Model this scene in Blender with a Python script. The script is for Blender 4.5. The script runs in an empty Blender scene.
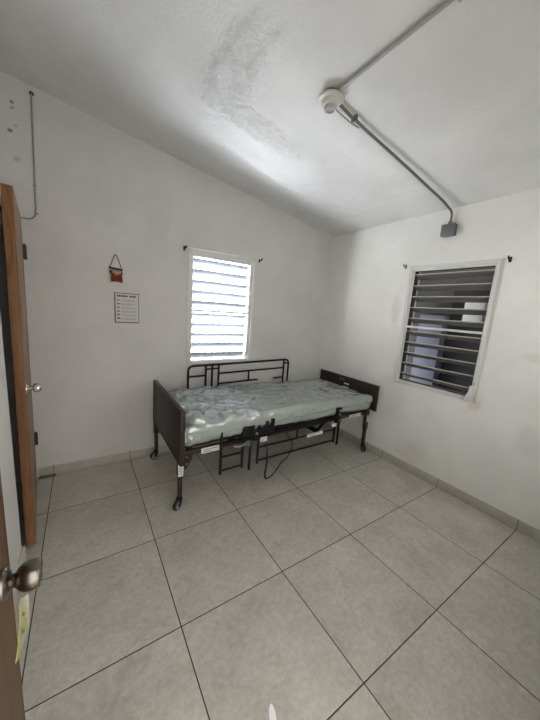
import bpy, bmesh, math, random
from mathutils import Vector, Matrix, noise
random.seed(4)
sc = bpy.context.scene
COL = sc.collection
V = Vector
PI = math.pi

# ------------------------------------------------------------------ materials
def mat(name, color, rough=0.6, metal=0.0, spec=0.5, coat=0.0):
    m = bpy.data.materials.new(name); m.use_nodes = True
    b = m.node_tree.nodes['Principled BSDF']
    b.inputs['Base Color'].default_value = (*color, 1)
    b.inputs['Roughness'].default_value = rough
    b.inputs['Metallic'].default_value = metal
    b.inputs['Specular IOR Level'].default_value = spec
    b.inputs['Coat Weight'].default_value = coat
    return m

class NT:
    """small helper around a node tree"""
    def __init__(self, m):
        self.t = m.node_tree; self.n = self.t.nodes; self.l = self.t.links
        self.bsdf = self.n['Principled BSDF']; self.out = self.n['Material Output']
        self.co = self.n.new('ShaderNodeTexCoord').outputs['Object']
    def link(self, a, b): self.l.new(a, b)
    def noise(self, scale, detail=4, rough=0.55, co=None, dist=0.0):
        x = self.n.new('ShaderNodeTexNoise'); x.inputs['Scale'].default_value = scale
        x.inputs['Detail'].default_value = detail; x.inputs['Roughness'].default_value = rough
        x.inputs['Distortion'].default_value = dist
        self.link(co or self.co, x.inputs['Vector']); return x.outputs['Fac']
    def ramp(self, fac, *stops):
        r = self.n.new('ShaderNodeValToRGB'); e = r.color_ramp.elements
        while len(e) < len(stops): e.new(0.5)
        for k, (p, c) in enumerate(stops):
            e[k].position = p; e[k].color = (*c, 1) if len(c) == 3 else c
        self.link(fac, r.inputs['Fac']); return r.outputs['Color']
    def mix(self, fac, a, b, mode='MIX'):
        x = self.n.new('ShaderNodeMix'); x.data_type = 'RGBA'; x.blend_type = mode
        for s, v in ((x.inputs['Factor'], fac), (x.inputs['A'], a), (x.inputs['B'], b)):
            if isinstance(v, (int, float)): s.default_value = v
            elif isinstance(v, tuple): s.default_value = (*v, 1)
            else: self.link(v, s)
        return x.outputs['Result']
    def math(self, op, a, b=None, clamp=False):
        x = self.n.new('ShaderNodeMath'); x.operation = op; x.use_clamp = clamp
        for s, v in zip(x.inputs, (a, b)):
            if v is None: continue
            if isinstance(v, (int, float)): s.default_value = v
            else: self.link(v, s)
        return x.outputs[0]
    def mapping(self, scale=(1,1,1), loc=(0,0,0), rot=(0,0,0)):
        x = self.n.new('ShaderNodeMapping'); x.inputs['Scale'].default_value = scale
        x.inputs['Location'].default_value = loc; x.inputs['Rotation'].default_value = rot
        self.link(self.co, x.inputs['Vector']); return x.outputs[0]
    def bump(self, h, strength=0.3, dist=0.01, prev=None):
        x = self.n.new('ShaderNodeBump'); x.inputs['Strength'].default_value = strength
        x.inputs['Distance'].default_value = dist; self.link(h, x.inputs['Height'])
        if prev is not None: self.link(prev, x.inputs['Normal'])
        return x.outputs['Normal']
    def blob(self, c, r, soft=0.35, wob=0.5, nscale=9):
        """soft irregular patch mask around world point c with radii r"""
        sub = self.n.new('ShaderNodeVectorMath'); sub.operation = 'SUBTRACT'
        self.link(self.co, sub.inputs[0]); sub.inputs[1].default_value = c
        div = self.n.new('ShaderNodeVectorMath'); div.operation = 'DIVIDE'
        self.link(sub.outputs[0], div.inputs[0]); div.inputs[1].default_value = r
        ln = self.n.new('ShaderNodeVectorMath'); ln.operation = 'LENGTH'
        self.link(div.outputs[0], ln.inputs[0])
        n = self.math('MULTIPLY', self.math('SUBTRACT', self.noise(nscale, 5, .65), .5), wob * 2)
        d = self.math('ADD', ln.outputs['Value'], n)
        mr = self.n.new('ShaderNodeMapRange'); mr.interpolation_type = 'SMOOTHSTEP'
        self.link(d, mr.inputs['Value'])
        mr.inputs['From Min'].default_value = 1 - soft; mr.inputs['From Max'].default_value = 1 + soft
        mr.inputs['To Min'].default_value = 1; mr.inputs['To Max'].default_value = 0
        return mr.outputs[0]

def plaster(name, base, marks=(), bump=0.25, mott=0.05):
    m = mat(name, base, 0.75, spec=0.25); t = NT(m)
    lo = tuple(c * (1 - mott * 1.5) for c in base); hi = tuple(min(1, c * (1 + mott)) for c in base)
    c = t.ramp(t.noise(2.2, 6, .6), (.3, lo), (.7, hi))
    c = t.mix(t.math('MULTIPLY', t.noise(17, 5, .7), .12), c, tuple(x * .8 for x in base))
    for ctr, r, colr, amt, soft, wob in marks:
        k = t.math('MULTIPLY', t.blob(ctr, r, soft, wob), amt)
        c = t.mix(k, c, colr)
    t.link(c, t.bsdf.inputs['Base Color'])
    nrm = t.bump(t.noise(3.5, 4, .5), bump * .5, .04)
    nrm = t.bump(t.noise(45, 4, .6), bump, .006, nrm)
    t.link(nrm, t.bsdf.inputs['Normal'])
    return m

WHITE = (.60, .595, .575)
M = {}
GREY = (.40, .40, .385)
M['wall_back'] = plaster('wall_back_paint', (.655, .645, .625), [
    ((.86, .54, 2.22), (.10, .2, .13), (0.55, 0.545, 0.52), 0.42000000000000001, .10, .18),
    ((.84, .54, 2.40), (.15, .2, .13), (0.597, 0.584, 0.559), 0.48, .3, .4),
    ((.42, .54, 2.30), (.22, .2, .16), (0.597, 0.591, 0.572), 0.4, .4, .6),
    ((.10, .54, 2.2), (.10, .2, .5), (0.597, 0.578, 0.559), 0.32000000000000006, .5, .4),
    ((.62, .54, .55), (.35, .2, .22), (0.635, 0.610, 0.578), 0.4, .5, .6),
    ((.68, .54, 1.96), (.05, .2, .05), (0.635, 0.622, 0.603), 0.32000000000000006, .4, .5),
    ((-.095, .54, 2.80), (.012, .2, .012), (.2, .19, .18), .8, .3, .2),
    ((-.095, .54, 2.765), (.010, .2, .010), (.25, .24, .23), .7, .3, .2),
    ((-.115, .54, 2.62), (.014, .2, .012), (.15, .15, .14), .8, .3, .2),
    ((-.085, .54, 2.66), (.010, .2, .008), (.3, .29, .28), .6, .3, .2),
    ((-.09, .54, 2.45), (.02, .2, .02), (.4, .39, .38), .6, .4, .4),
])
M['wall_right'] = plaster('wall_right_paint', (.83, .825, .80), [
    ((3.01, -1.36, .86), (.2, .05, .05), (0.636, 0.576, 0.480), .55, .5, .6),
    ((3.01, -.50, 1.62), (.2, .05, .13), (0.624, 0.612, 0.588), .5, .5, .6),
    ((3.01, -1.68, 1.32), (.2, .10, .035), (0.672, 0.660, 0.624), .6, .5, .7),
    ((3.01, -.93, .20), (.2, .16, .12), (0.660, 0.636, 0.588), .45, .5, .6),
    ((3.01, -.6, .72), (.2, .15, .25), (0.696, 0.690, 0.672), .5, .5, .6),
    ((3.01, .05, 1.4), (.2, .1, .3), (0.696, 0.690, 0.672), .4, .5, .6),
    ((3.01, -1.75, .7), (.2, .07, .12), (0.684, 0.672, 0.648), .5, .5, .6),
])
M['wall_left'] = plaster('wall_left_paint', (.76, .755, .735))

def ceiling_mat():
    m = mat('ceiling_paint', (.63, .63, .625), 0.8, spec=.2); t = NT(m)
    c = t.ramp(t.noise(1.6, 7, .62, dist=.3), (.32, (.66, .66, .655)), (.52, (.72, .72, .715)), (.72, (.77, .77, .765)))
    p1 = t.blob((1.02, -.62, 2.8), (.12, .36, .3), .35, .7, 5)
    p2 = t.blob((1.28, -.36, 2.77), (.34, .12, .3), .35, .7, 6)
    pp = t.math('MAXIMUM', p1, p2)
    flake = t.ramp(t.noise(13, 7, .72, dist=.8), (.38, (.70, .70, .70)), (.55, (.83, .835, .84)))
    c = t.mix(t.math('MULTIPLY', pp, .85), c, flake)
    # hairline crack
    t.link(c, t.bsdf.inputs['Base Color'])
    n = t.bump(t.noise(4, 6, .6), .55, .03)
    n = t.bump(t.noise(60, 4, .65), .55, .008, n)
    hh = t.math('MULTIPLY', pp, t.noise(11, 7, .7, dist=.8))
    n = t.bump(hh, .9, .04, n)
    t.link(n, t.bsdf.inputs['Normal'])
    return m
M['ceiling'] = ceiling_mat()

def tile_mat(name, grid=True):
    m = mat(name, (.3, .29, .27), .34, spec=.45); t = NT(m)
    if grid:
        sep = t.n.new('ShaderNodeSeparateXYZ'); t.link(t.co, sep.inputs[0])
        def edge(s):   # distance to the nearest multiple of .6
            a = t.math('PINGPONG', s, .3); return a
        dx, dy = edge(sep.outputs['X']), edge(sep.outputs['Y'])
        d = t.math('MINIMUM', dx, dy)
        cell = t.n.new('ShaderNodeCombineXYZ')
        t.link(t.math('FLOOR', t.math('DIVIDE', sep.outputs['X'], .6)), cell.inputs[0])
        t.link(t.math('FLOOR', t.math('DIVIDE', sep.outputs['Y'], .6)), cell.inputs[1])
        wn = t.n.new('ShaderNodeTexWhiteNoise'); wn.noise_dimensions = '3D'
        t.link(cell.outputs[0], wn.inputs['Vector'])
        off = t.n.new('ShaderNodeVectorMath'); off.operation = 'MULTIPLY_ADD'
        t.link(wn.outputs['Color'], off.inputs[0]); off.inputs[1].default_value = (9, 9, 9)
        t.link(t.co, off.inputs[2]); co = off.outputs[0]
    else: co = t.co
    a = t.ramp(t.noise(2.6, 8, .66, co, .4), (.28, (.43, .413, .365)), (.5, (.535, .518, .463)), (.72, (.63, .612, .556)))
    sp = t.ramp(t.noise(38, 6, .75, co), (.35, (.82, .81, .80)), (.62, (1.05, 1.05, 1.05)))
    c = t.mix(1.0, a, sp, 'MULTIPLY')
    blot = t.ramp(t.noise(6.5, 9, .78, co, .9), (.52, (0, 0, 0)), (.68, (1, 1, 1)))
    c = t.mix(t.math('MULTIPLY', blot, .55), c, (.34, .31, .265))
    if grid:
        c = t.mix(t.math('MULTIPLY', wn.outputs['Value'], .10), c, (.35, .34, .315))
        g = t.math('LESS_THAN', d, .0024)
        c = t.mix(g, c, (.035, .032, .028))
        rr = t.mix(g, t.ramp(t.noise(20, 5, .6, co), (.3, (.30,)*3), (.7, (.44,)*3)), (.9, .9, .9))
        t.link(rr, t.bsdf.inputs['Roughness'])
        gh = t.math('MULTIPLY', t.math('MINIMUM', d, .004), 250)
        n = t.bump(t.noise(70, 4, .6, co), .05, .002)
        n = t.bump(gh, .5, .003, n)
        t.link(n, t.bsdf.inputs['Normal'])
    t.link(c, t.bsdf.inputs['Base Color'])
    return m
M['tile'] = tile_mat('floor_tile')
def bb_mat():
    m = mat('baseboard_tile', (.3, .29, .27), .4, spec=.4); t = NT(m)
    sep = t.n.new('ShaderNodeSeparateXYZ'); t.link(t.co, sep.inputs[0])
    a = t.ramp(t.noise(5, 8, .7), (.3, (.40, .38, .34)), (.7, (.52, .50, .46)))
    d = t.math('MINIMUM', t.math('PINGPONG', sep.outputs['X'], .3), t.math('PINGPONG', sep.outputs['Y'], .3))
    top = t.math('GREATER_THAN', sep.outputs['Z'], .084)
    a = t.mix(top, a, (.70, .69, .66))
    g = t.math('LESS_THAN', d, .0022)
    a = t.mix(g, a, (.12, .11, .10))
    t.link(a, t.bsdf.inputs['Base Color'])
    return m
M['bb'] = bb_mat()

def wood(name, dark, light, scale=(28, 28, 1.6), rough=.45):
    m = mat(name, light, rough, spec=.18); t = NT(m)
    v = t.mapping(scale)
    c = t.ramp(t.noise(1.0, 8, .62, v, 1.2), (.28, dark), (.72, light))
    big = t.ramp(t.noise(.25, 3, .5, v), (.35, (.78,)*3), (.65, (1.1,)*3))
    c = t.mix(1.0, c, big, 'MULTIPLY')
    t.link(c, t.bsdf.inputs['Base Color'])
    t.link(t.bump(t.noise(1.0, 8, .62, v, 1.2), .12, .002), t.bsdf.inputs['Normal'])
    return m
M['door_wood'] = wood('door_wood', (.105, .050, .021), (.175, .092, .042))
M['door_pale'] = wood('door_pale_wood', (.21, .13, .075), (.33, .225, .14))
M['edge_wood'] = wood('door_edge_wood', (.17, .080, .035), (.32, .165, .08), (40, 40, 3))
M['bed_wood'] = wood('bed_laminate', (.022, .016, .014), (.042, .032, .028), (30, 2.0, 30), .42)
M['brown_metal'] = mat('brown_steel', (.032, .017, .013), .45, 0, .35)
M['black_metal'] = mat('black_steel', (.006, .006, .007), .42, 0, .25)
M['rubber'] = mat('black_rubber', (.015, .015, .016), .6)
M['grey_plastic'] = mat('grey_plastic', (.23, .23, .23), .5)
M['chrome'] = mat('chrome', (.70, .68, .65), .22, 1.0)
M['bronze'] = mat('knob_metal', (.20, .178, .155), .30, 1.0)
M['hinge'] = mat('hinge_metal', (.06, .05, .045), .4, .8)
M['sticker'] = mat('white_sticker', (.72, .72, .70), .5)
M['sticker_ink'] = mat('sticker_ink', (.10, .10, .11), .6)
M['bluetag'] = mat('blue_tag', (.06, .10, .30), .5)
M['alu_white'] = mat('white_aluminium', (.70, .70, .68), .45, spec=.4)
M['blade_white'] = mat('white_louvre', (.33, .355, .42), .5, spec=.4)
M['blade_tan'] = mat('tan_louvre', (.17, .16, .145), .42, spec=.4)
M['jamb_dark'] = mat('dark_jamb', (.05, .05, .05), .6)
M['blade_lip'] = mat('louvre_lip', (.46, .43, .37), .45)
M['paper'] = mat('paper', (.62, .60, .58), .7)
M['ink'] = mat('ink', (.05, .04, .05), .8)
M['frame_red'] = mat('brown_border', (.16, .10, .10), .6)
M['galv'] = mat('galvanised_steel', (.20, .20, .195), .42, .7)
M['boxgrey'] = mat('painted_steel_box', (.135, .145, .15), .5, .4)
M['porcelain'] = mat('porcelain', (.62, .60, .55), .3, spec=.5)
M['cable_grey'] = mat('grey_cable', (.30, .30, .29), .6)
M['mattress'] = mat('green_vinyl', (.29, .375, .335), .45)
M['dark'] = mat('dark_gap', (.012, .012, .012), .9)
M['concrete'] = plaster('outdoor_concrete', (.62, .61, .58))
M['lav'] = plaster('lavender_paint', (.27, .27, .34))
M['hallgrey'] = plaster('dark_grey_paint', (.11, .105, .10))
M['dullwhite'] = mat('dull_white', (.78, .78, .76), .6)
M['darkdoor'] = mat('dark_shutter', (.03, .03, .034), .6)

def cover_mat():
    m = mat('clear_plastic', (.80, .89, .85), .35, spec=.3); t = NT(m)
    v = t.mapping((1, 2.0, 1.4), rot=(0, 0, .6))
    def ridged(scale, detail, co):
        x = t.n.new('ShaderNodeTexNoise'); x.noise_type = 'RIDGED_MULTIFRACTAL'
        x.inputs['Scale'].default_value = scale; x.inputs['Detail'].default_value = detail; x.inputs['Distortion'].default_value = .5
        t.link(co, x.inputs['Vector']); return x.outputs['Fac']
    nb = t.bump(ridged(6.0, 1.5, v), .35, .012)
    nb = t.bump(t.noise(22, 2, .5, v, 1.2), .25, .008, nb)
    t.link(nb, t.bsdf.inputs['Normal'])
    tr = t.n.new('ShaderNodeBsdfTransparent'); tr.inputs[0].default_value = (.94, .97, .955, 1)
    mx = t.n.new('ShaderNodeMixShader'); mx.inputs[0].default_value = .40
    t.link(tr.outputs[0], mx.inputs[1]); t.link(t.bsdf.outputs[0], mx.inputs[2])
    gl = t.n.new('ShaderNodeBsdfGlossy'); gl.inputs['Roughness'].default_value = .13; t.link(nb, gl.inputs['Normal'])
    fr = t.n.new('ShaderNodeFresnel'); fr.inputs['IOR'].default_value = 1.55; t.link(nb, fr.inputs['Normal'])
    m2 = t.n.new('ShaderNodeMixShader'); t.link(t.math('ADD', t.math('MULTIPLY', fr.outputs[0], 1.4), .13, True), m2.inputs[0])
    t.link(mx.outputs[0], m2.inputs[1]); t.link(gl.outputs[0], m2.inputs[2])
    t.link(m2.outputs[0], t.out.inputs['Surface'])
    return m
M['cover'] = cover_mat()
def tape_mat():
    m = mat('printed_film', (.62, .66, .40), .3); t = NT(m)
    c = t.ramp(t.noise(60, 3, .6), (.45, (.50, .50, .44)), (.58, (.52, .52, .20)), (.68, (.12, .20, .05)))
    t.link(c, t.bsdf.inputs['Base Color'])
    tr = t.n.new('ShaderNodeBsdfTransparent'); mx = t.n.new('ShaderNodeMixShader'); mx.inputs[0].default_value = .55
    t.link(tr.outputs[0], mx.inputs[1]); t.link(t.bsdf.outputs[0], mx.inputs[2]); t.link(mx.outputs[0], t.out.inputs['Surface'])
    return m
M['tape'] = tape_mat()
M['tape_line'] = mat('yellow_print', (.52, .48, .06), .45)
M['spot'] = mat('spot_white', (.93, .94, .95), .5)
M['orn_red'] = mat('red_felt', (.17, .016, .013), .8)
M['orn_dark'] = mat('dark_wood_rim', (.045, .035, .03), .7)
M['orn_cream'] = mat('orange_cream_band', (.46, .24, .13), .7)
M['orn_pink'] = mat('orange_cloth', (.35, .10, .05), .7)

# ------------------------------------------------------------------ mesh builder
class MB:
    def __init__(self): self.bm = bmesh.new()
    def _mi(self, faces, mi):
        for f in faces: f.material_index = mi
    def box(self, lo, hi, mi=0, bev=0.0, mx=None):
        lo, hi = V(lo), V(hi)
        r = bmesh.ops.create_cube(self.bm, size=1)
        vs = r['verts']; s = hi - lo; c = (lo + hi) / 2
        for v in vs: v.co = V((v.co.x * s.x, v.co.y * s.y, v.co.z * s.z)) + c
        fs = list({f for v in vs for f in v.link_faces})
        if bev > 0:
            es = list({e for v in vs for e in v.link_edges})
            rb = bmesh.ops.bevel(self.bm, geom=es, offset=bev, segments=2, affect='EDGES', profile=.5)
            fs = [f for f in rb['faces']]; allv = set(v for f in fs for v in f.verts)
            fs = list({f for v in allv for f in v.link_faces}); vs = list({v for f in fs for v in f.verts})
        self._mi(fs, mi)
        if mx is not None: bmesh.ops.transform(self.bm, matrix=mx, verts=vs)
        return self
    def bar(self, a, b, w, h, mi=0, up=(0, 0, 1), bev=0.0):
        """rectangular bar from a to b, w across, h along up"""
        a, b = V(a), V(b); d = (b - a); L = d.length; z = d.normalized()
        u = V(up); x = u.cross(z)
        if x.length < 1e-5: x = V((1, 0, 0)).cross(z)
        x.normalize(); y = z.cross(x)
        mx = Matrix((x, y, z)).transposed().to_4x4(); mx.translation = (a + b) / 2
        return self.box((-w/2, -h/2, -L/2), (w/2, h/2, L/2), mi, bev, mx)
    def tube(self, pts, r, mi=0, seg=10, fillet=0.0, closed_ends=True):
        pts = [V(p) for p in pts]
        if fillet > 0 and len(pts) > 2:
            out = [pts[0]]
            for i in range(1, len(pts) - 1):
                p, a, b = pts[i], pts[i-1], pts[i+1]
                da, db = (a - p), (b - p)
                f = min(fillet, da.length * .49, db.length * .49)
                s, e = p + da.normalized() * f, p + db.normalized() * f
                for k in range(7):
                    t = k / 6; out.append(s * (1-t)**2 + p * 2*t*(1-t) + e * t*t)
            out.append(pts[-1]); pts = out
        rings = []; n = len(pts); prev = None
        for i, p in enumerate(pts):
            tdir = (pts[min(i+1, n-1)] - pts[max(i-1, 0)]).normalized()
            if prev is None:
                ref = V((0, 0, 1)) if abs(tdir.z) < .9 else V((1, 0, 0))
                x = ref.cross(tdir).normalized()
            else:
                x = (prev - tdir * prev.dot(tdir)).normalized()
            prev = x; y = tdir.cross(x)
            rr = r(i / (n-1)) if callable(r) else r
            rings.append([self.bm.verts.new(p + (x * math.cos(2*PI*k/seg) + y * math.sin(2*PI*k/seg)) * rr) for k in range(seg)])
        fs = []
        for a, b in zip(rings, rings[1:]):
            for k in range(seg): fs.append(self.bm.faces.new((a[k], a[(k+1) % seg], b[(k+1) % seg], b[k])))
        if closed_ends:
            fs.append(self.bm.faces.new(rings[0][::-1])); fs.append(self.bm.faces.new(rings[-1]))
        for f in fs: f.smooth = True
        self._mi(fs, mi); return self
    def lathe(self, prof, o=(0, 0, 0), axis=(0, 0, 1), mi=0, seg=28):
        """prof: list of (radius, height[, material])"""
        o = V(o); z = V(axis).normalized()
        x = V((1, 0, 0)) if abs(z.x) < .9 else V((0, 1, 0))
        x = (x - z * x.dot(z)).normalized(); y = z.cross(x)
        rings = []
        for pr_ in prof:
            r, h = pr_[0], pr_[1]
            rings.append([self.bm.verts.new(o + z*h + (x*math.cos(2*PI*k/seg) + y*math.sin(2*PI*k/seg)) * max(r, 1e-4)) for k in range(seg)])
        fs = []
        for j, (a, b) in enumerate(zip(rings, rings[1:])):
            m_ = prof[j+1][2] if len(prof[j+1]) > 2 else mi
            for k in range(seg):
                f = self.bm.faces.new((a[k], a[(k+1) % seg], b[(k+1) % seg], b[k])); f.material_index = m_; f.smooth = True
        f = self.bm.faces.new(rings[0][::-1]); f.material_index = mi
        f = self.bm.faces.new(rings[-1]); f.material_index = prof[-1][2] if len(prof[-1]) > 2 else mi
        return self
    def prism(self, poly, axis, a, b, mi=0):
        """poly: 2-D outline in the other two axes (in xyz order); extruded along axis from a to b"""
        def p3(q, t):
            q = list(q); q.insert('xyz'.index(axis), t); return V(q)
        A = [self.bm.verts.new(p3(q, a)) for q in poly]; B = [self.bm.verts.new(p3(q, b)) for q in poly]
        n = len(poly); fs = [self.bm.faces.new(A), self.bm.faces.new(B[::-1])]
        for k in range(n): fs.append(self.bm.faces.new((A[k], B[k], B[(k+1) % n], A[(k+1) % n])))
        self._mi(fs, mi); return self
    def build(self, name, mats, parent=None, loc=None, smooth_angle=35, **props):
        bmesh.ops.recalc_face_normals(self.bm, faces=self.bm.faces[:])
        me = bpy.data.meshes.new(name); self.bm.to_mesh(me); self.bm.free()
        for m in (mats if isinstance(mats, (list, tuple)) else [mats]): me.materials.append(m)
        for p_ in me.polygons: p_.use_smooth = True
        try: me.set_sharp_from_angle(angle=math.radians(smooth_angle))
        except Exception: pass
        o = bpy.data.objects.new(name, me); COL.objects.link(o)
        if loc is not None: o.location = loc
        if parent is not None: o.parent = parent
        for k, v in props.items(): o[k] = v
        return o

def empty(name, loc=(0, 0, 0), rot=(0, 0, 0), **props):
    o = bpy.data.objects.new(name, None); COL.objects.link(o)
    o.location = loc; o.rotation_euler = rot; o.empty_display_size = .1
    for k, v in props.items(): o[k] = v
    return o

def copy_tree(o, parent=None):
    c = o.copy(); COL.objects.link(c)
    if parent is not None: c.parent = parent
    for ch in list(o.children): copy_tree(ch, c)
    return c

ST = dict(kind='structure')
# ------------------------------------------------------------------ room shell
XL, XR, YB, YF = -.085, 3.01, .54, -2.45     # inner faces
zc = lambda x: 2.945 - .1395 * x             # sloping ceiling
def wall_hole(mb, fixed, axis, depth, u0, u1, v0, v1, h):
    """wall in the plane axis=fixed with a rectangular hole h=(a,b,c,d)"""
    def bx(ua, ub, va, vb):
        lo = [0, 0, va]; hi = [0, 0, vb]; k = 'xy'.index(axis); j = 1 - k
        lo[k], hi[k] = min(fixed, fixed + depth), max(fixed, fixed + depth); lo[j], hi[j] = ua, ub
        mb.box(lo, hi)
    a, b, c, d = h
    bx(u0, a, v0, v1); bx(b, u1, v0, v1); bx(a, b, v0, c); bx(a, b, d, v1)
W1 = (1.135, 1.865, .930, 2.045)      # window 1 opening x0 x1 z0 z1
W2 = (-1.345, -.625, .905, 2.035)     # window 2 opening y0 y1 z0 z1
m = MB(); m.box((-1.2, YF - 1.7, -.12), (XR + .15, YB + .15, 0)); m.build('floor', M['tile'], **ST)
m = MB(); m.prism([(-1.2, zc(-1.2)), (XR + .15, zc(XR + .15)), (XR + .15, zc(XR + .15) + .15), (-1.2, zc(-1.2) + .15)], 'y', YF - .15, YB + .15)
m.build('ceiling', M['ceiling'], **ST)
m = MB(); wall_hole(m, YB, 'y', .15, -1.2, XR + .15, 0, 3.15, W1); m.build('wall_back', M['wall_back'], **ST)
m = MB(); wall_hole(m, XR, 'x', .15, YF - .15, YB, 0, 2.7, W2); m.build('wall_right', M['wall_right'], **ST)
m = MB()
m.box((XL - .12, YF, 0), (XL, -.40, 3.0))                 # near part of the left wall
m.box((-1.2, YF, 0), (-1.05, YB, 3.15))                   # side of the space behind the ajar door
m.box((-.32, -.40, 2.10), (-.20, YB, 3.05))                # wall over the ajar door
m.build('wall_left', M['wall_left'], **ST)
m = MB(); m.box((-1.05, -.62, 0), (XL - .12, -.50, 3.1)); m.box((-1.05, -.50, 2.5), (-.32, YB, 2.6)); m.box((-.205, -.42, 0), (-.20, -.40, 2.1))
m.build('closet_wall', M['hallgrey'], **ST)  # unseen closet enclosure, coloured dark so the door gap stays black
m = MB(); m.box((-.21, -.40, 2.07), (-.158, .475, 2.13)); m.build('trim_2', M['door_pale'], **ST)  # unseen head trim added to narrow the light slit over the door
m = MB()                                                   # wall with the open doorway behind the camera; unseen window opening added for fill daylight
m.box((-1.2, YF - .15, 0), (.10, YF, 3.1)); m.box((.10, YF - .15, 2.08), (1.0, YF, 3.0))
wall_hole(m, YF, 'y', -.15, 1.0, XR + .15, 0, 2.9, (1.5, 2.4, 1.0, 2.05))
m.build('wall_front', M['wall_left'], **ST)

bh = .086
m = MB(); m.box((-.10, YB - .013, 0), (XR - .013, YB, bh), bev=.002); m.build('baseboard_back', M['bb'], **ST)
m = MB(); m.box((XR - .013, YF, 0), (XR, YB, bh), bev=.002); m.build('baseboard_right', M['bb'], **ST)
m = MB(); m.box((XL, YF + .01, 0), (XL + .014, -.385, .085), bev=.002); m.box((XL - .12, -.40, 0), (XL, -.385, .085), bev=.002)
m.build('baseboard_left', M['alu_white'], **ST)

# ------------------------------------------------------------------ windows
def louvre_window(name, rot, loc, w, h, theta, blade_mat, frame_mat, mid, label, t=.028, dark_jamb=False):
    """local: x across, z up, +y outwards; y=0 is the wall's inner face; origin at the opening's lower corner"""
    root = empty(name, loc, (0, 0, rot), kind='structure', label=label)
    f = MB(); o = .024   # flange laps the wall by o; a raised inner ring; a deeper jamb
    def ring(o_, i_, y0, y1, bev, ib=None):
        ib = i_ if ib is None else ib
        for (a, b) in (((-o_, y0, -o_), (i_, y1, h + o_)), ((w - i_, y0, -o_), (w + o_, y1, h + o_)),
                       ((i_, y0, h - i_), (w - i_, y1, h + o_)), ((i_, y0, -o_), (w - i_, y1, ib))):
            f.box(a, b, bev=bev)
    ring(o, -.006, -.007, .0, .002)
    ring(.008, .012, -.020, .07, .004)
    ring(.0, t, -.006, .008 if dark_jamb else .07, .002, t * .55)
    f.build('window_frame', frame_mat, root)
    if dark_jamb:
        f = MB(); ring(.0, t - .003, .008, .075, .001, t * .5); f.build('inner_jamb', M['jamb_dark'], root)
    mr = MB(); mr.box((t, -.006, mid - .010), (w - t, .06, mid + .010), bev=.002); mr.build('mid_rail', frame_mat, root)
    halves = ((t * .55, mid - .012, 5), (mid + .012, h - t, 5))
    for z0, z1, n in halves:
        b = MB(); sp = (z1 - z0) / n
        for k in range(n):
            zc_ = z0 + sp * (k + .5); d = .047
            dy, dz = d * math.cos(theta), d * math.sin(theta)
            b.bar((t + .006, .048 , zc_), (w - t - .006, .048, zc_), .0045, 2 * d, up=(0, math.cos(theta), -math.sin(theta)), bev=.0015)
            if dark_jamb: b.bar((t + .004, .048 - dy, zc_ + dz), (w - t - .004, .048 - dy, zc_ + dz), .012, .009, 1, bev=.002)
        b.build('louver_panel', [blade_mat, M['blade_lip']], root)
    return root
w1 = louvre_window('window_1', 0, (W1[0], YB, W1[2]), W1[1] - W1[0], W1[3] - W1[2], math.radians(49), M['blade_white'], M['alu_white'], 1.477 - W1[2],
                   'bright louvered window in the back wall above the bed', t=.046)
# right wall: local x -> -y world (rotate -90 deg), local y -> +x
w2 = louvre_window('window_2', -PI/2, (XR, W2[1], W2[2]), W2[1] - W2[0], W2[3] - W2[2], math.radians(27), M['blade_tan'], M['alu_white'], 1.469 - W2[2],
                   'dim louvered window with white frame in the right wall', dark_jamb=True)
def crank(root, w):
    c = MB(); x = w - .012
    c.box((x - .022, -.042, -.01), (x + .022, -.018, .12), bev=.006)
    c.tube([(x, -.040, .095), (x + .006, -.066, .085), (x - .014, -.074, .03), (x - .034, -.068, -.012)], lambda t: .014 - .004 * t, seg=8)
    c.lathe([(.008, 0), (.012, .004), (.012, .016), (.007, .02)], (x - .024, -.075, -.012), (0, 1, 0))
    c.build('crank_handle', M['alu_white'], root)
crank(w2, W2[1] - W2[0])
c = MB(); c.box((.69, -.04, .02), (.712, -.02, .09), bev=.005); c.tube([(.70, -.04, .08), (.70, -.055, .06), (.695, -.055, .01)], .007, seg=8)
c.build('crank_handle', M['alu_white'], w1)

# outdoor surroundings seen between the louvers
m = MB(); m.box((-3, YB + .15, -.14), (8, 9, -.02)); m.build('ground', M['concrete'], kind='structure')
m = MB(); m.box((-2, 3.0, -.02), (3.9, 3.15, 2.1)); m.build('garden_wall', M['dullwhite'], kind='structure')
m = MB(); m.box((4.40, YF, -.12), (4.55, 2.2, 3.0)); m.box((XR + .15, YF, -.12), (4.40, 2.2, -.02)); m.box((XR + .15, YF - .12, -.12), (4.55, YF, 3.0))
m.box((XR + .15, YF, 2.75), (4.55, 2.3, 2.88)); m.box((XR + .15, 2.2, -.12), (4.40, 2.3, 2.75)); m.box((XR + .15, .69, -.12), (XR + .27, 2.2, 2.75))  # unseen roof and end walls added to keep sky light out of the passage
m.build('passage_wall', M['hallgrey'], kind='structure')
m = MB(); m.box((4.22, -.41, -.02), (4.40, -.09, 1.62), bev=.004)
m.build('passage_pillar', M['lav'], label='lavender pillar seen through the lower louvers of the right window', category='pillar')
m = MB(); m.box((4.36, -.84, -.02), (4.40, -.42, 1.98)); m.box((4.345, -.825, .0), (4.36, -.435, 1.96)); m.lathe([(.02, 0), (.026, .02), (.02, .045)], (4.345, -.48, .95), (-1, 0, 0))
m.build('passage_door', M['darkdoor'], label='dark door seen beyond the right window', category='door')
m = MB(); m.box((4.25, -.83, 1.54), (4.344, -.615, 1.85), bev=.006); m.box((4.245, -.81, 1.56), (4.25, -.635, 1.83), bev=.002)
m.build('meter_box', M['dullwhite'], label='white box on the far wall beyond the right window', category='box')
m = MB()
for k in range(17): m.bar((.92 + k * .08, .92, -.02), (.92 + k * .08, .92, 2.3), .018, .018)
for z in (.10, 1.18, 2.26): m.box((.90, .91, z - .014), (2.24, .93, z + .014))
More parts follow.
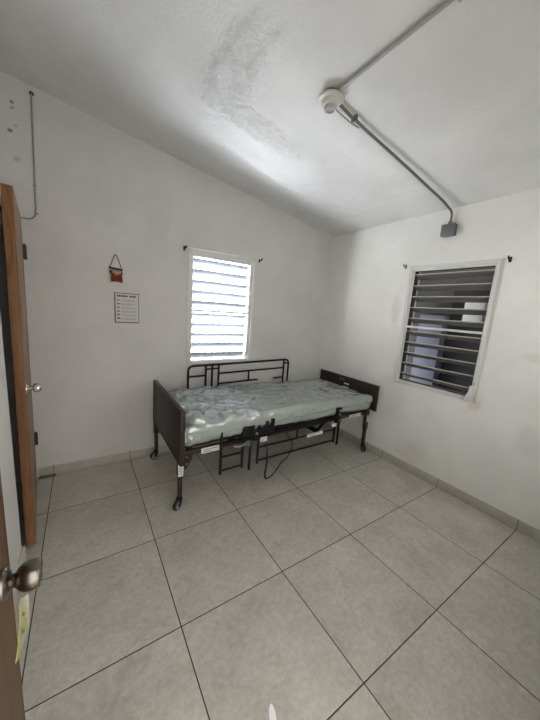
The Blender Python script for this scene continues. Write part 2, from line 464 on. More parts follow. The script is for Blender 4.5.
m.build('metal_fence', mat('fence_paint', (.10, .11, .12), .5), label='barred metal fence outside the bright back window', category='fence')

# ------------------------------------------------------------------ doors
def knob_set(root, x, z, side, tulip, back=None):
    """side -1: knob grows towards local -y; root's faces are at y=0 / y=back"""
    d = (0, side, 0); y0 = 0 if back is None else back
    k = MB()
    k.lathe([(.0125, .004), (.0115, .014), (.0125, .018), (.0195, .023), (.0250, .031), (.0265, .039), (.0255, .047), (.0235, .0530), (.0220, .0545), (.0205, .0525), (.004, .0520)] if tulip else
            [(.012, .004), (.011, .022), (.014, .030), (.024, .036), (.0275, .046), (.026, .058), (.018, .066), (.005, .068)], (x, y0, z), d, seg=32)
    kb = k.build('door_knob', M['bronze'] if tulip else M['chrome'], root)
    r = MB(); r.lathe([(.028, 0), (.028, .003), (.026, .006), (.019, .010), (.014, .012)], (x, y0, z), d, seg=32)
    r.build('rosette', M['bronze'] if tulip else M['chrome'], kb)
def door_leaf(root, w, t, z0, z1, ys, face_mat, edge_mat):
    """leaf along +x local, thickness ys*t"""
    lo, hi = min(0, ys * t), max(0, ys * t)
    m = MB()
    m.box((0, lo, z0), (w - .004, hi, z1), bev=.002)
    m.build('door_leaf', face_mat, root)
    e = MB(); e.box((w - .004, lo, z0), (w, hi, z1), bev=.0015); e.build('edge_strip', edge_mat, root)

ang = math.atan2(-.755, .068)
d1 = empty('door_1', (-.103, .45, 0), (math.radians(-.6), 0, ang), kind='structure', label='wooden door standing ajar in the left wall beside the back wall')
door_leaf(d1, .758, .046, .015, 2.05, -1, M['door_pale'], M['edge_wood'])
knob_set(d1, .725, .995, 1, False)
for z in (1.815, .385):
    h = MB(); h.tube([(0.0, .010, z - .05), (0, .010, z + .05)], .011, seg=10); h.box((0, -.004, z - .05), (.035, .004, z + .05))
    h.lathe([(.008, 0), (.006, .008)], (0, .010, z + .05)); h.build('hinge', M['hinge'], d1)
d2 = empty('door_2', (.117, YF + .02, 0), (0, 0, PI/2), kind='structure', label='wooden entry door standing open at the left edge of the photo')
door_leaf(d2, .77, .04, .012, 2.04, 1, M['door_wood'], M['door_wood'])
knob_set(d2, .71, 1.018, -1, True)
for z in (1.8, 1.0, .25):
    h = MB(); h.tube([(-.004, -.008, z - .05), (-.004, -.008, z + .05)], .009, seg=10); h.box((0, -.003, z - .05), (.03, .003, z + .05)); h.build('hinge', M['hinge'], d2)
# door frame at the ajar door's hinge side and the open doorway's casing
m = MB(); m.box((-.17, .475, 0), (-.115, YB, 2.09)); m.build('trim_1', M['door_pale'], **ST)

# ------------------------------------------------------------------ hospital bed
bed = empty('hospital_bed', (1.88, 0, 0), label='black and brown adjustable hospital bed standing in the far corner under the window', category='bed')
BO = V((1.88, 0, 0))
def bpart(mb, name, mats, parent=None, **kw):
    o = mb.build(name, mats, **kw)
    if parent is None:
        o.parent = bed; o.location = -BO
    else:
        o.parent = parent
    return o
hx0, hx1 = .800, .824
m = MB(); m.box((hx0, -.455, .395), (hx1, .445, .795), bev=.003); hb = bpart(m, 'headboard', M['bed_wood'])
m = MB()   # banding round the head panel
m.box((hx0 - .004, -.460, .793), (hx1 + .004, .450, .803), bev=.002); m.box((hx0 - .004, -.462, .392), (hx1 + .004, -.450, .803), bev=.002); m.box((hx0 - .004, .440, .392), (hx1 + .004, .452, .803), bev=.002)
m.box((hx0 - .004, -.460, .390), (hx1 + .004, .450, .400), bev=.002)
bpart(m, 'edge_band', M['brown_metal'], hb)
fx0, fx1 = 2.955, 2.978
m = MB(); m.box((fx0, -.455, .50), (fx1, .445, .783), bev=.003); fb = bpart(m, 'footboard', M['bed_wood'])
m = MB(); m.box((fx0 - .004, -.460, .781), (fx1 + .004, .450, .792), bev=.002); m.box((fx0 - .004, -.462, .498), (fx1 + .004, -.450, .792), bev=.002); m.box((fx0 - .004, .440, .498), (fx1 + .004, .452, .792), bev=.002)
bpart(m, 'edge_band', M['brown_metal'], fb)
m = MB(); m.box((fx0 - .006, .02, .738), (fx0 - .001, .10, .760), bev=.001); bpart(m, 'sticker', M['bluetag'], fb, label='blue sticker')
m = MB(); m.box((fx0 - .006, -.06, .70), (fx0 - .001, .02, .715), bev=.001); bpart(m, 'sticker', M['sticker'], fb, label='white sticker')

def leg(x, y, ztop, swivel, sticker):
    m = MB()
    m.box((x - .022, y - .020, .27), (x + .022, y + .020, ztop), bev=.004)
    m.box((x - .015, y - .015, .105), (x + .015, y + .015, .30), bev=.003)
    m.lathe([(.017, 0), (.017, .012)], (x, y, .098))
    lg = bpart(m, 'leg', M['brown_metal'])
    # caster: stem, fork, wheel
    c = MB(); dx, dy = math.cos(swivel) * .022, math.sin(swivel) * .022
    wx, wy = x + dx, y + dy; ax = V((-math.sin(swivel), math.cos(swivel), 0))
    c.lathe([(.010, .085), (.010, .105), (.013, .108)], (x, y, 0), mi=0)
    c.lathe([(.021, 0), (.021, .010)], (x, y, .083), mi=0)
    for s in (-1, 1):
        a = V((x, y, .085)) + ax * .019 * s; b = V((wx, wy, .040)) + ax * .019 * s
        c.bar(a, b, .026, .003, 0, up=ax)
    r = .040
    c.lathe([(r * .80, -.013, 1), (r * .95, -.012, 1), (r, -.006, 1), (r, .006, 1), (r * .95, .012, 1), (r * .80, .013, 1)], (wx, wy, r), ax, mi=1, seg=30)
    for s in (-1, 1):
        c.lathe([(r * .78, .0132 * s, 2), (r * .76, .0150 * s, 2), (r * .50, .0150 * s, 2), (r * .48, .013 * s, 2)], (wx, wy, r), ax, mi=2, seg=30)
        c.lathe([(.009, .012 * s, 0), (.009, .023 * s, 0)], (wx, wy, r), ax, mi=0, seg=14)
    bpart(c, 'caster', [M['black_metal'], M['rubber'], M['grey_plastic']], lg)
    if sticker:
        s = MB(); z0, z1 = sticker
        s.box((x - .019, y - .0212, z0), (x + .019, y - .0198, z1)); s.box((x - .009, y - .0216, z1 - .03), (x + .009, y - .0211, z1 - .014), 1)
        for k in range(5): s.box((x - .014, y - .0216, z1 - .045 - k * .013), (x + .014, y - .0211, z1 - .040 - k * .013), 1)
        bpart(s, 'sticker', [M['sticker'], M['sticker_ink']], lg, label='white label with small print')
leg(.822, -.375, .42, math.radians(215), (.275, .385))
leg(.822, .435, .42, math.radians(200), None)
leg(2.925, -.385, .50, math.radians(250), (.36, .44))
leg(2.925, .40, .50, math.radians(180), None)

for s in (-1, 1):          # long side rails of the frame, rising slightly to the foot
    m = MB(); y = s * .375
    m.bar((.825, y, .440), (2.955, y, .485), .028, .040, bev=.003); bpart(m, 'side_frame', M['brown_metal'])
for x in (.9, 1.25, 1.9, 2.5, 2.88): m = MB(); m.bar((x, -.37, .455), (x, .37, .455), .035, .03, bev=.003); bpart(m, 'cross_bar', M['brown_metal'])
m = MB()                   # sprung deck under the mattress
m.box((.85, -.395, .492), (2.94, -.375, .515)); m.box((.85, .375, .492), (2.94, .395, .515))
m.box((.85, -.395, .492), (.87, .395, .515)); m.box((2.92, -.395, .492), (2.94, .395, .515))
for k in range(40): m.box((.90 + k * .052, -.38, .502), (.915 + k * .052, .38, .510))
for k in range(12): m.box((.86, -.35 + k * .0636, .503), (2.93, -.338 + k * .0636, .509))
bpart(m, 'spring_deck', M['black_metal'])
m = MB(); m.prism([(.835, .425), (.835, .30), (.870, .30), (.915, .375), (.93, .435)], 'y', -.362, -.356)
m.lathe([(.008, 0), (.008, .006)], (.875, -.362, .345), (0, -1, 0), mi=1); m.lathe([(.007, 0), (.007, .006)], (.875, -.362, .40), (0, -1, 0), mi=1)
bpart(m, 'gusset', [M['brown_metal'], M['galv']])
m = MB(); m.prism([(.835, .425), (.835, .30), (.870, .30), (.915, .375), (.93, .435)], 'y', .356, .362); bpart(m, 'gusset', M['brown_metal'])
m = MB()                   # motor and pull tubes underneath
m.box((1.72, -.10, .33), (2.06, .04, .46), bev=.012); m.box((2.06, -.07, .36), (2.40, .01, .43), bev=.008)
bpart(m, 'motor_housing', M['brown_metal'])
m = MB(); m.tube([(.85, -.03, .40), (1.75, -.03, .40)], .016); bpart(m, 'drive_shaft', M['black_metal'])
m = MB(); m.tube([(2.35, -.03, .40), (2.93, -.03, .42)], .014); bpart(m, 'drive_shaft', M['black_metal'])
m = MB(); m.box((2.25, -.30, .30), (2.30, -.05, .33), bev=.004); m.bar((2.28, -.06, .33), (2.45, -.06, .47), .02, .02); m.bar((2.28, -.28, .33), (2.45, -.28, .47), .02, .02)
bpart(m, 'lift_arm', M['black_metal'])

def rail(mb, y, base, s, slope):
    """one half-length bed rail; base = z of the mattress end, s=+1 grows up, -1 hangs down"""
    pass
R_ = .0115
def Z(x, z): return z + .030 * (x - 1.13) / 1.26
# raised rail along the back wall
y = .462
m = MB()
m.tube([(1.132, y, .50), (1.132, y, Z(1.13, .915)), (2.395, y, Z(2.395, .915)), (2.395, y, .50)], R_, fillet=.055)
for x, zt in ((1.318, .915), (1.388, .915), (1.462, .915), (2.325, .915)): m.tube([(x, y, .50), (x, y, Z(x, zt))], R_)
for xa, xb, z in ((1.132, 1.318, .805), (1.318, 1.462, .872), (1.462, 2.325, .815), (1.462, 1.955, .700), (2.19, 2.325, .695), (2.325, 2.395, .872)):
    m.tube([(xa, y, Z(xa, z)), (xb, y, Z(xb, z))], R_ * .85)
m.tube([(1.834, y, Z(1.834, .70)), (1.834, y, Z(1.834, .815))], R_ * .85)
for x in (1.132, 2.395): m.bar((x, y, .50), (x, .385, .47), .03, .012)
bpart(m, 'side_rail', M['black_metal'], label='black tube side rail raised along the back wall')
# lowered rail on the near side
y = -.430
m = MB()
m.tube([(1.121, y, .228), (1.121, y, .585)], R_); m.tube([(1.312, y, .238), (1.312, y, .592)], R_); m.tube([(1.383, y, .200), (1.383, y, .565)], R_)
m.tube([(1.460, y, .235), (1.460, y, .585)], R_); m.tube([(2.372, y, .240), (2.372, y, .52)], R_); m.tube([(2.425, y, .205), (2.425, y, .60)], R_)
for xa, xb, z in ((1.121, 1.312, .372), (1.121, 1.312, .258), (1.46, 2.372, .383), (1.46, 2.372, .263)):
    m.tube([(xa, y, z), (xb, y, z)], R_ * .85)
m.tube([(1.88, y, .383), (1.88, y, .475)], R_ * .85)
m.tube([(1.121, y, .478), (2.425, y, .492)], R_ * .8)
m.tube([(1.121, y, .585), (1.312, y, .588)], R_ * .7) if False else None
rl = bpart(m, 'side_rail', M['black_metal'], label='black tube side rail lowered on the near side')
m = MB()
m.box((1.300, y - .022, .505), (1.405, y + .012, .600), bev=.004); m.box((1.405, y - .018, .455), (1.470, y + .012, .545), bev=.004)
m.box((1.445, y - .022, .505), (1.600, y + .010, .565), bev=.004); m.box((1.570, y - .026, .50), (1.600, y + .010, .625), bev=.003); m.box((1.510, y - .026, .52), (1.540, y + .010, .615), bev=.003)
m.lathe([(.012, 0, 1), (.012, .008, 1)], (1.425, y - .018, .525), (0, -1, 0), mi=1)
bpart(m, 'latch', [M['black_metal'], M['chrome']], rl)
m = MB(); m.box((2.372, y - .020, .455), (2.435, y + .012, .612), bev=.006)
for z in (.585, .545, .480): m.lathe([(.010, 0, 1), (.010, .006, 1)], (2.402, y - .020, z), (0, -1, 0), mi=1)
bpart(m, 'latch', [M['black_metal'], M['chrome']], rl)
m = MB()
m.tube([(1.22, y - .012, .452), (1.27, y - .020, .438), (1.31, y - .022, .452), (1.36, y - .018, .442)], .010, seg=8); m.box((1.325, y - .030, .425), (1.365, y - .014, .480), bev=.004)
bpart(m, 'release_pin', M['galv'], rl)
def sticker(x0, x1, z0, z1, yy, parent, slope=0.0):
    s = MB(); mx = Matrix.Translation((x0, yy, z0)) @ Matrix.Rotation(-slope, 4, 'Y')
    w, h = x1 - x0, z1 - z0
    s.box((0, -.0015, 0), (w, .0015, h), 0, 0, mx)
    for k in range(2): s.box((.1 * w, -.0022, h * (.25 + .35 * k)), (w * (.55 + .3 * k), -.0014, h * (.37 + .35 * k)), 1, 0, mx)
    bpart(s, 'sticker', [M['sticker'], M['sticker_ink']], parent, label='white sticker with small print')
sticker(1.470, 1.535, .435, .475, y - .016, rl)
sticker(1.99, 2.19, .370, .402, y - .014, rl, .03)
sticker(2.315, 2.365, .420, .455, y - .014, rl)
sticker(.975, 1.125, .418, .462, -.3955, None, .02)
sticker(2.62, 2.80, .452, .482, -.3955, None, .02)
m = MB()
cab = [(1.555, -.36, .47), (1.555, -.425, .36), (1.563, -.428, .20), (1.572, -.40, .085), (1.600, -.38, .024), (1.645, -.38, .028), (1.70, -.38, .07), (1.77, -.37, .135), (1.86, -.36, .19), (1.95, -.28, .26), (1.95, -.10, .34)]
pts = []
for i in range(len(cab) - 1):
    p0, p1, p2, p3 = (V(cab[max(0, min(len(cab) - 1, i + k))]) for k in (-1, 0, 1, 2))
    for k in range(6):
        t = k / 6
        pts.append(.5 * ((2*p1) + (p2 - p0) * t + (2*p0 - 5*p1 + 4*p2 - p3) * t*t + (3*p1 - p0 - 3*p2 + p3) * t**3))
pts.append(V(cab[-1]))
m.tube(pts, lambda t: .0085 if .12 < t < .40 else .0055, seg=8)
bpart(m, 'power_cable', M['rubber'])

# ------------------------------------------------------------------ mattress
def rounded_block(lo, hi, r, nx, ny, nz, disp):
    """box with rounded edges made of a fine surface grid"""
    lo, hi = V(lo), V(hi); bm = bmesh.new(); cache = {}
    N = (nx, ny, nz)
    def vert(i, j, k):
        key = (i, j, k)
        if key in cache: return cache[key]
        p = V([lo[a] + (hi[a] - lo[a]) * (i, j, k)[a] / N[a] for a in range(3)])
        q = V([min(max(p[a], lo[a] + r), hi[a] - r) for a in range(3)])
        d = p - q; n = d.normalized() if d.length > 1e-6 else V((0, 0, 1))
        m_ = max(abs(d.x), abs(d.y), abs(d.z))
        p = q + n * m_
        p = p + disp(p, n)
        cache[key] = bm.verts.new(p); return cache[key]
    def quad(a, b, c, d): 
        try: bm.faces.new((vert(*a), vert(*b), vert(*c), vert(*d)))
        except ValueError: pass
    for i in range(nx):
        for j in range(ny):
            for k in (0, nz): quad((i, j, k), (i+1, j, k), (i+1, j+1, k), (i, j+1, k))
    for i in range(nx):
        for k in range(nz):
            for j in (0, ny): quad((i, j, k), (i+1, j, k), (i+1, j, k+1), (i, j, k+1))
    for j in range(ny):
        for k in range(nz):
            for i in (0, nx): quad((i, j, k), (i, j+1, k), (i, j+1, k+1), (i, j, k+1))
    return bm
ma = empty('mattress', (1.88, 0, .517), label='pale green mattress wrapped in clear plastic lying on the hospital bed', category='mattress')
def sag(x): return .010 * math.sin((x - .83) * 2.1)
mb = MB(); mb.bm.free()
mb.bm = rounded_block((.848, -.402, .517), (2.948, .425, .672), .035, 60, 26, 8, lambda p, n: V((0, 0, sag(p.x) if p.z > .6 else 0)))
o = mb.build('mattress_core', M['mattress'], ma, loc=(-1.88, 0, -.517))
def ridge(p, s, ax):
    q = V((p.x * ax[0] + p.y * ax[1], p.y * ax[0] * 2.0 - p.x * ax[1] * .6, p.z * 1.6)) * s
    q = q + V((noise.noise(q * .7), noise.noise(q * .7 + V((5, 3, 1))), 0)) * .8
    return (1 - min(1, abs(noise.noise(q)) * 1.6))**2.2
def facet(p, sc_):
    # crumpled film: flat tilted facets meeting in creases
    q = V((p.x * sc_, p.y * sc_ * 1.5 + p.x * sc_ * .5, p.z * sc_ * 1.2))
    q += V((noise.noise(q * .8), noise.noise(q * .8 + V((4, 1, 7))), 0)) * .5
    ds, ps = noise.voronoi(q)
    h = wsum = 0.0
    for d_, c_ in zip(ds, ps):
        w = math.exp(-9.0 * (d_ - ds[0]))
        t1, t2 = noise.noise(c_ * 7.3 + V((.3, .7, .1))) * 2, noise.noise(c_ * 5.1 + V((9.2, 3.3, 4.4))) * 2
        h += w * ((q.x - c_.x) * t1 + (q.y - c_.y) * t2); wsum += w
    return h / wsum / sc_
def wrinkle(p, n):
    top = max(0, n.z)
    a = ridge(p, 3.2, (.8, .6)) * .017 + ridge(p + V((3, 7, 0)), 5.0, (.6, -.8)) * .013 + ridge(p + V((9, 2, 0)), 10, (.9, .3)) * .005
    near = max(0.0, 1 - (p.x - .83) / .9)
    a *= .45 + .45 * near
    a += top * (facet(p, 6.5) * (.20 + .55 * near) + facet(p + V((2, 5, 1)), 14) * (.12 + .45 * near)) + .004 * near
    a = max(a, -.006)
    if n.y < -.4:      # the sheet's lower edge overhangs along the near side
        zl = .588 + .018 * noise.noise(V((p.x * 2.3, 1, 5))) + .02 * (p.x - 1.9)
        a += .016 * min(1, max(0, (p.z - zl) / .008)) * min(1, max(0, (p.x - 1.0) / .3))
    if n.z < .5: a += .010 * abs(noise.noise(V((p.x * 9, 3, p.z * 3)))) + .006 * abs(noise.noise(V((p.x * 31, 8, p.z * 7))))
    if p.x > 2.94 or p.x < .856: a = 0
    d = n * (a + .003)
    d.z += sag(p.x) if p.z > .6 else 0
    # loose hem: the lower rim hangs unevenly
    if p.z < .56 and n.z < .3:
        t = (.56 - p.z) / .045
        d.z += (.004 + .022 * noise.noise(V((p.x * 3.1, p.y * 3.1, 2)))) * t
        d += V((n.x, n.y, 0)) * .010 * t * abs(noise.noise(V((p.x * 13, p.y * 13, 4))))
        if p.x < 1.02 and p.y < -.2: d.z -= .004 * t
    return d
mb = MB(); mb.bm.free()
mb.bm = rounded_block((.845, -.410, .522), (2.951, .428, .677), .048, 230, 90, 24, wrinkle)
bmesh.ops.delete(mb.bm, geom=[f for f in mb.bm.faces if f.normal.z < -.0 and f.calc_center_median().z < .53 or f.calc_center_median().z < .512 and abs(f.normal.z) > .6], context='FACES')
o = mb.build('plastic_cover', M['cover'], ma, loc=(-1.88, 0, -.517), smooth_angle=80, label='wrinkled clear plastic wrap')
# bunched spare plastic at the near head corner
mb = MB(); mb.bm.free(); bm = bmesh.new(); nx, nz = 26, 16; g = []
for i in range(nx + 1):
    row = []
    for k in range(nz + 1):
        u, t = i / nx, k / nz
        x = .845 + .16 * u - .015 * math.sin(t * 3)
        yv = -.418 - .020 * abs(noise.noise(V((u * 7, t * 4, 1)))) - .014 * math.sin(u * 17 + t * 2) * t
        z = .655 - (.115 + .045 * noise.noise(V((u * 4, 9, 2))) - .04 * u) * t
        row.append(bm.verts.new((x, yv, z)))
    g.append(row)
for i in range(nx):
    for k in range(nz): bm.faces.new((g[i][k], g[i+1][k], g[i+1][k+1], g[i][k+1]))
mb.bm = bm
mb.build('plastic_flap', M['cover'], ma, loc=(-1.88, 0, -.517), smooth_angle=80)

# ------------------------------------------------------------------ things on the back wall
yw = YB
t = empty('wall_ornament', (.510, yw, 1.67), label='small red ornament with dark rim hung from a wire loop on the back wall', category='ornament')
O = lambda mb, name, mats, **kw: mb.build(name, mats, t, loc=(-.510, -yw, -1.67), **kw)
m = MB(); m.tube([(.466, yw - .016, 1.790), (.488, yw - .012, 1.860), (.502, yw - .010, 1.898), (.510, yw - .010, 1.903), (.518, yw - .010, 1.896), (.534, yw - .012, 1.855), (.555, yw - .016, 1.783)], .0028, seg=8, fillet=.012)
m.lathe([(.004, 0), (.003, .012), (.005, .014)], (.510, yw, 1.900), (0, -1, 0)); O(m, 'wire_hanger', M['orn_dark'])
m = MB(); m.prism([(.474, 1.772), (.550, 1.768), (.560, 1.690), (.548, 1.674), (.516, 1.680), (.480, 1.676), (.470, 1.690)], 'y', yw - .026, yw - .004); O(m, 'ornament_body', M['orn_red'])
m = MB(); m.bar((.458, yw - .020, 1.790), (.562, yw - .020, 1.780), .030, .014, bev=.003); m.bar((.464, yw - .016, 1.766), (.474, yw - .016, 1.745), .02, .018); m.bar((.548, yw - .016, 1.762), (.556, yw - .016, 1.742), .02, .016); O(m, 'rim', M['orn_dark'])
m = MB(); m.bar((.480, yw - .0262, 1.758), (.548, yw - .0262, 1.752), .006, .022, bev=.002); m.lathe([(.017, 0), (.017, .006), (.010, .010)], (.512, yw - .026, 1.748), (0, -1, 0)); O(m, 'band', M['orn_cream'])
for sx in (-1, 1): m = MB(); m.prism([(.514 + sx * .036, 1.690), (.514 + sx * .052, 1.672), (.514 + sx * .026, 1.676)], 'y', yw - .024, yw - .008); O(m, 'foot_flare', M['orn_pink'])

t = empty('notice_sheet', (.592, yw, 1.325), label='framed printed notice on the back wall below the red ornament', category='notice')
O = lambda mb, name, mats, **kw: mb.build(name, mats, t, loc=(-.592, -yw, -1.325), **kw)
x0, x1, z0, z1 = .492, .690, 1.327, 1.590
m = MB(); m.box((x0, yw - .004, z0), (x1, yw + .0005, z1)); O(m, 'paper', M['paper'])
m = MB()
for a, b in (((x0, z0), (x0 + .010, z1)), ((x1 - .005, z0), (x1, z1)), ((x0, z1 - .007), (x1, z1)), ((x0, z0), (x1, z0 + .009))):
    m.box((a[0], yw - .0065, a[1]), (b[0], yw - .0035, b[1]))
O(m, 'border', M['frame_red'])
m = MB(); yy = (yw - .0047, yw - .0038)
xx = x0 + .022
for k in range(11):                       # heading: short upright strokes like block capitals
    wd = (.010, .013, .008, .012)[k % 4]
    if k != 6: m.box((xx, yy[0], z1 - .036), (xx + wd, yy[1], z1 - .020))
    xx += wd + .0035
O(m, 'heading', M['ink'])
m = MB()
rnd = random.Random(3)
for r in range(6):
    zz = z1 - .060 - r * .032
    m.box((x0 + .020, yy[0], zz - .010), (x0 + .042 + .004 * (r % 2), yy[1], zz + .002 + .004 * (r > 3)))
    for ln in range(2):
        xx = x0 + .056
        while xx < x1 - .022 - .03 * rnd.random():
            wd = rnd.uniform(.008, .020); m.box((xx, yy[0], zz - ln * .010 - .0035), (min(xx + wd, x1 - .012), yy[1], zz - ln * .010)); xx += wd + .004
O(m, 'printed_lines', mat('grey_ink', (.22, .20, .20), .8))

m = MB(); yy = yw - .008
m.tube([(.014, yw - .001, 2.893), (.012, yy, 2.880), (.006, yy, 2.55), (-.001, yy, 2.20), (-.002, yy, 2.125), (-.012, yy, 2.085), (-.035, yy, 2.066), (-.085, yy, 2.062), (-.135, yy, 2.068)], .0058, seg=8, fillet=.03)
m.lathe([(.014, 0, 1), (.012, .006, 1)], (.014, yw, 2.894), (0, -1, 0), mi=1)
for z in (2.30, 2.11): m.box((-.010, yw - .015, z - .004), (.010, yw - .001, z + .004), bev=.001)
m.build('wall_cable', [M['cable_grey'], M['ink']], label='thin grey cable running down the back wall above the ajar door', category='cable')

# curtain rod over the bright window
rod = empty('curtain_rod', (1.51, yw, 2.066), label='thin curtain rod on two black hooks over the bright back window', category='curtain rod')
O = lambda mb, name, mats, **kw: mb.build(name, mats, rod, loc=(-1.51, -yw, -2.066), **kw)
m = MB(); m.tube([(1.085, yw - .045, 2.062), (1.935, yw - .045, 2.078)], .0055, seg=8); O(m, 'rod', M['alu_white'])
def hook(x, z):
    h = MB(); h.box((x - .010, yw - .005, z - .030), (x + .010, yw, z + .012), bev=.002)
    h.tube([(x, yw - .004, z - .006), (x, yw - .045, z - .012), (x, yw - .058, z - .004), (x, yw - .060, z + .010)], .0055, seg=8, fillet=.01); h.lathe([(.009, 0), (.010, .008)], (x, yw - .05, z - .004), (0, -1, 0))
    return h
O(hook(1.092, 2.063), 'hook', M['black_metal']); O(hook(1.928, 2.077), 'hook', M['black_metal'])
# hooks beside the right window
def rhook(y, z, mt, label):
    h = MB(); h.box((XR - .005, y - .010, z - .022), (XR, y + .010, z + .018), bev=.002)
    h.tube([(XR - .003, y, z), (XR - .035, y, z - .004), (XR - .046, y, z + .004), (XR - .046, y, z + .020)], .0055, seg=8, fillet=.01)
    h.lathe([(.004, 0), (.006, .006)], (XR - .005, y, z + .012), (-1, 0, 0))
    h.build('curtain_hook', mt, label=label, category='hook')
rhook(-.548, 2.062, M['galv'], 'grey metal curtain hook at the left top corner of the right window')
rhook(-1.402, 2.046, M['black_metal'], 'black curtain hook at the right top corner of the right window')

# ------------------------------------------------------------------ ceiling lamp holder, conduits, junction box
lx, ly = 1.458, -.940; lz = zc(lx)
lamp = empty('ceiling_lampholder', (lx, ly, lz), label='white porcelain lampholder without bulb on a dark ceiling box', category='lampholder')
m = MB(); m.lathe([(.050, .001), (.052, -.004), (.052, -.024), (.048, -.028)], seg=8); m.build('ceiling_box', M['boxgrey'], lamp)
m = MB(); m.lathe([(.062, -.026), (.074, -.028), (.078, -.033), (.077, -.043), (.071, -.048), (.058, -.050), (.054, -.056), (.053, -.072), (.048, -.079), (.036, -.082)], seg=36); m.build('porcelain_base', M['porcelain'], lamp)
m = MB(); m.lathe([(.034, -.078), (.036, -.082), (.036, -.102), (.033, -.108), (.024, -.109), (.022, -.098), (.005, -.097)], seg=30); m.build('socket', [mat('socket_grey', (.45, .44, .42), .4)], lamp)
m = MB(); r = .0095
zz = lambda x, g=.018: zc(x) - g
m.tube([(lx + .045, ly - .005, lz - .022), (lx + .15, -.935, zz(lx + .15)), (2.2, -.938, zz(2.2, .026)), (2.80, -.935, zz(2.80, .034)), (2.955, -.928, zz(2.955, .045)), (XR - .022, -.922, 2.47), (XR - .022, -.918, 2.385)], r, fillet=.05, seg=12)
for x in (1.66,): m.box((x - .006, -.958, zz(x, .034)), (x + .008, -.916, zc(x) - .001), bev=.002)
m.lathe([(.016, 0), (.016, .03)], (XR - .022, -.918, 2.378))
m.build('conduit', M['galv'], label='grey metal conduit from the lampholder to the box on the right wall', category='conduit')
m = MB(); m.tube([(lx - .002, ly - .045, lz - .02), (lx - .005, ly - .12, zz(lx)), (1.452, YF, zz(1.452))], r, fillet=.05, seg=12)
for yy in (-1.6, -2.2): m.box((1.434, yy - .008, zz(1.45, .032)), (1.474, yy + .008, zc(1.45) - .001), bev=.002)
m.build('conduit', mat('painted_conduit', (.42, .42, .41), .5, .3), label='painted conduit crossing the ceiling from the lampholder toward the camera', category='conduit')
m = MB(); m.tube([(lx + .055, ly + .030, lz - .030), (1.56, -.905, zz(1.56, .022)), (1.64, -.912, zz(1.64, .030)), (1.72, -.925, zz(1.72, .032))], .004, fillet=.03, seg=8)
o = m.build('lamp_wire', M['cable_grey'], lamp); o.location = (-lx, -ly, -lz)
lamp_parts = [c for c in lamp.children if c.name != o.name]
for c in lamp_parts: c.scale = (.90, .90, .78)
jb = empty('junction_box', (XR, -.921, 2.335), label='small grey junction box on the right wall under the conduit', category='box')
m = MB(); m.box((-.048, -.054, -.048), (.002, .054, .048), bev=.005); m.build('box_body', M['boxgrey'], jb)
m = MB(); m.box((-.052, -.057, -.051), (-.047, .057, .051), bev=.002)
for yy in (-.044, .044): m.lathe([(.005, 0), (.004, .003)], (-.052, yy, .003), (-1, 0, 0), mi=0)
m.build('cover_plate', mat('cover_plate_grey', (.16, .17, .175), .45, .4), jb)

# ------------------------------------------------------------------ small things on floor and door
A0, A1 = V((.1185, -1.700, .815)), V((.124, -1.652, .918))   # printed film strip stuck to the near door's edge
m = MB(); bm = m.bm; n = 18; rows = []
for i in range(n + 1):
    t = i / n; c = A0.lerp(A1, t) + V((.003 * math.sin(t * 3), .004 * math.sin(t * 5), 0))
    w = .004 + .012 * min(1, t * 2.2)
    rows.append([bm.verts.new(c + V((1, -.25, .25)) * (w * q) + V((0, .003 * math.sin(q * 3 + t * 4), 0))) for q in (0, .35, .7, 1)])
for a, b in zip(rows, rows[1:]):
    for k in range(3): bm.faces.new((a[k], a[k+1], b[k+1], b[k]))
tp = m.build('plastic_strip', M['tape'], label='clear plastic strip with yellow and green print stuck to the near door edge', category='strip')
m = MB(); m.tube([A0.lerp(A1, t) + V((.003 * math.sin(t * 3) + .001, .004 * math.sin(t * 5) - .001, 0)) for t in (0, .15, .3, .45, .6, .75, .9)], .0009, seg=6)
m.build('yellow_line', M['tape_line'], tp, label='yellow printed line')
m = MB(); m.box((-.098, .497, .0), (.018, .526, .014), bev=.003); m.box((-.010, .494, .0), (.018, .500, .020), bev=.002)
m.build('wood_strip', mat('dark_brown_wood', (.11, .07, .045), .6), label='short brown strip on the floor against the back baseboard beside the ajar door', category='strip')
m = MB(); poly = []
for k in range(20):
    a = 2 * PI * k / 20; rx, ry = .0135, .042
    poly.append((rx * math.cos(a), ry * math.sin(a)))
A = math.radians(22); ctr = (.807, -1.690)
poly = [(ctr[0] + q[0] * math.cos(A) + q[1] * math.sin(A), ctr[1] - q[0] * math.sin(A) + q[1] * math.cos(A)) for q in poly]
m.prism(poly, 'z', .0005, .0025)  # flat white oval just above the floor
m.build('white_spot', M['spot'], label='small white scrap on the floor tile at the bottom of the photo', category='spot')

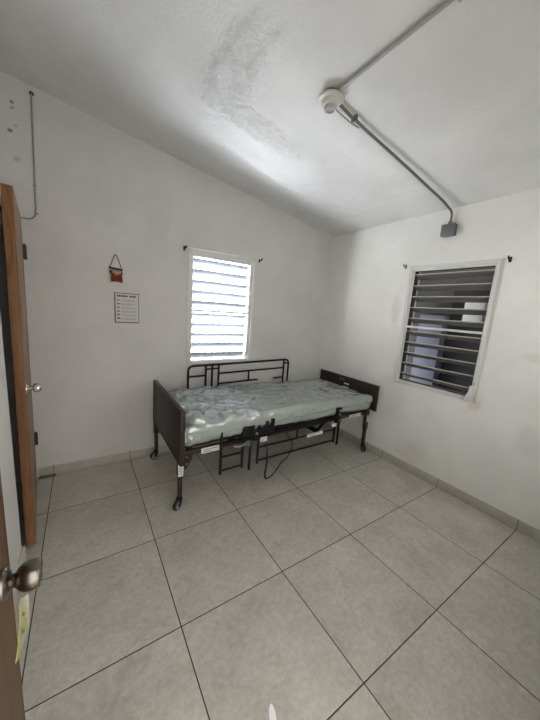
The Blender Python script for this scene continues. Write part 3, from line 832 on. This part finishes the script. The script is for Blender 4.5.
# ------------------------------------------------------------------ light
def area(name, loc, rot, sx, sy, power, color=(1, 1, 1), spread=PI):
    l = bpy.data.lights.new(name, 'AREA'); l.shape = 'RECTANGLE'; l.size = sx; l.size_y = sy; l.energy = power; l.color = color; l.spread = spread
    o = bpy.data.objects.new(name, l); COL.objects.link(o); o.location = loc; o.rotation_euler = rot
    return o
G = dict(yard=1150, sky=260, side=800, world=3.05, passage=6)
area('sunlit_yard', (1.2, 1.4, 0.0), (PI, 0, 0), 4.8, 1.38, G['yard'], (.86, .92, 1))          # sunlit ground outside, shining up through the louvers
area('yard_sky', (1.5, 2.4, 2.6), (-PI * .42, 0, 0), 2.4, 1.6, G['sky'], (.93, .97, 1))        # sky side light through the back window
area('side_fill', (-.1, 1.9, 1.35), (PI/2, 0, -PI + math.radians(52)), 2.4, 1.8, G['side'], (.97, .985, 1))   # added lamp slanting in through the back window to brighten the right wall
area('passage_fill', (3.8, -.8, 2.7), (0, 0, 0), .8, 1.6, G['passage'], (1, .98, .95))  # added lamp under the passage roof to light the view past the louvers
w = bpy.data.worlds.new('World'); sc.world = w; w.use_nodes = True
bg = w.node_tree.nodes['Background']; bg.inputs[0].default_value = (1, .965, .91, 1); bg.inputs[1].default_value = G['world']
sc.cycles.max_bounces = 10; sc.cycles.diffuse_bounces = 6; sc.cycles.transparent_max_bounces = 12
sc.cycles.sample_clamp_indirect = 4.0; sc.cycles.caustics_reflective = False; sc.cycles.caustics_refractive = False
sc.cycles.use_denoising = True

# ------------------------------------------------------------------ camera
cam = bpy.data.cameras.new('camera'); co = bpy.data.objects.new('camera', cam); COL.objects.link(co)
cam.sensor_fit = 'HORIZONTAL'; cam.sensor_width = 36; cam.lens = 284.0247 * 36 / 540; cam.clip_start = .02
r = V((0.8356865502352268, -0.5445842591998177, 0.07110537523796218)); u = V((0.035537669237043976, 0.18281778908545895, 0.9825043155422286)); f = V((0.5480557123332848, 0.8185387227405252, -0.17213162275760222))
mx = Matrix((r, u, -f)).transposed().to_4x4(); mx.translation = V((0.25216569917185827, -2.32056033, 1.53140787))
co.matrix_world = mx
sc.camera = co
vs = sc.view_settings; sc.display_settings.display_device = 'sRGB'
vs.view_transform = 'Standard'; vs.look = 'None'; vs.gamma = 1; vs.use_curve_mapping = False; vs.exposure = 0.34
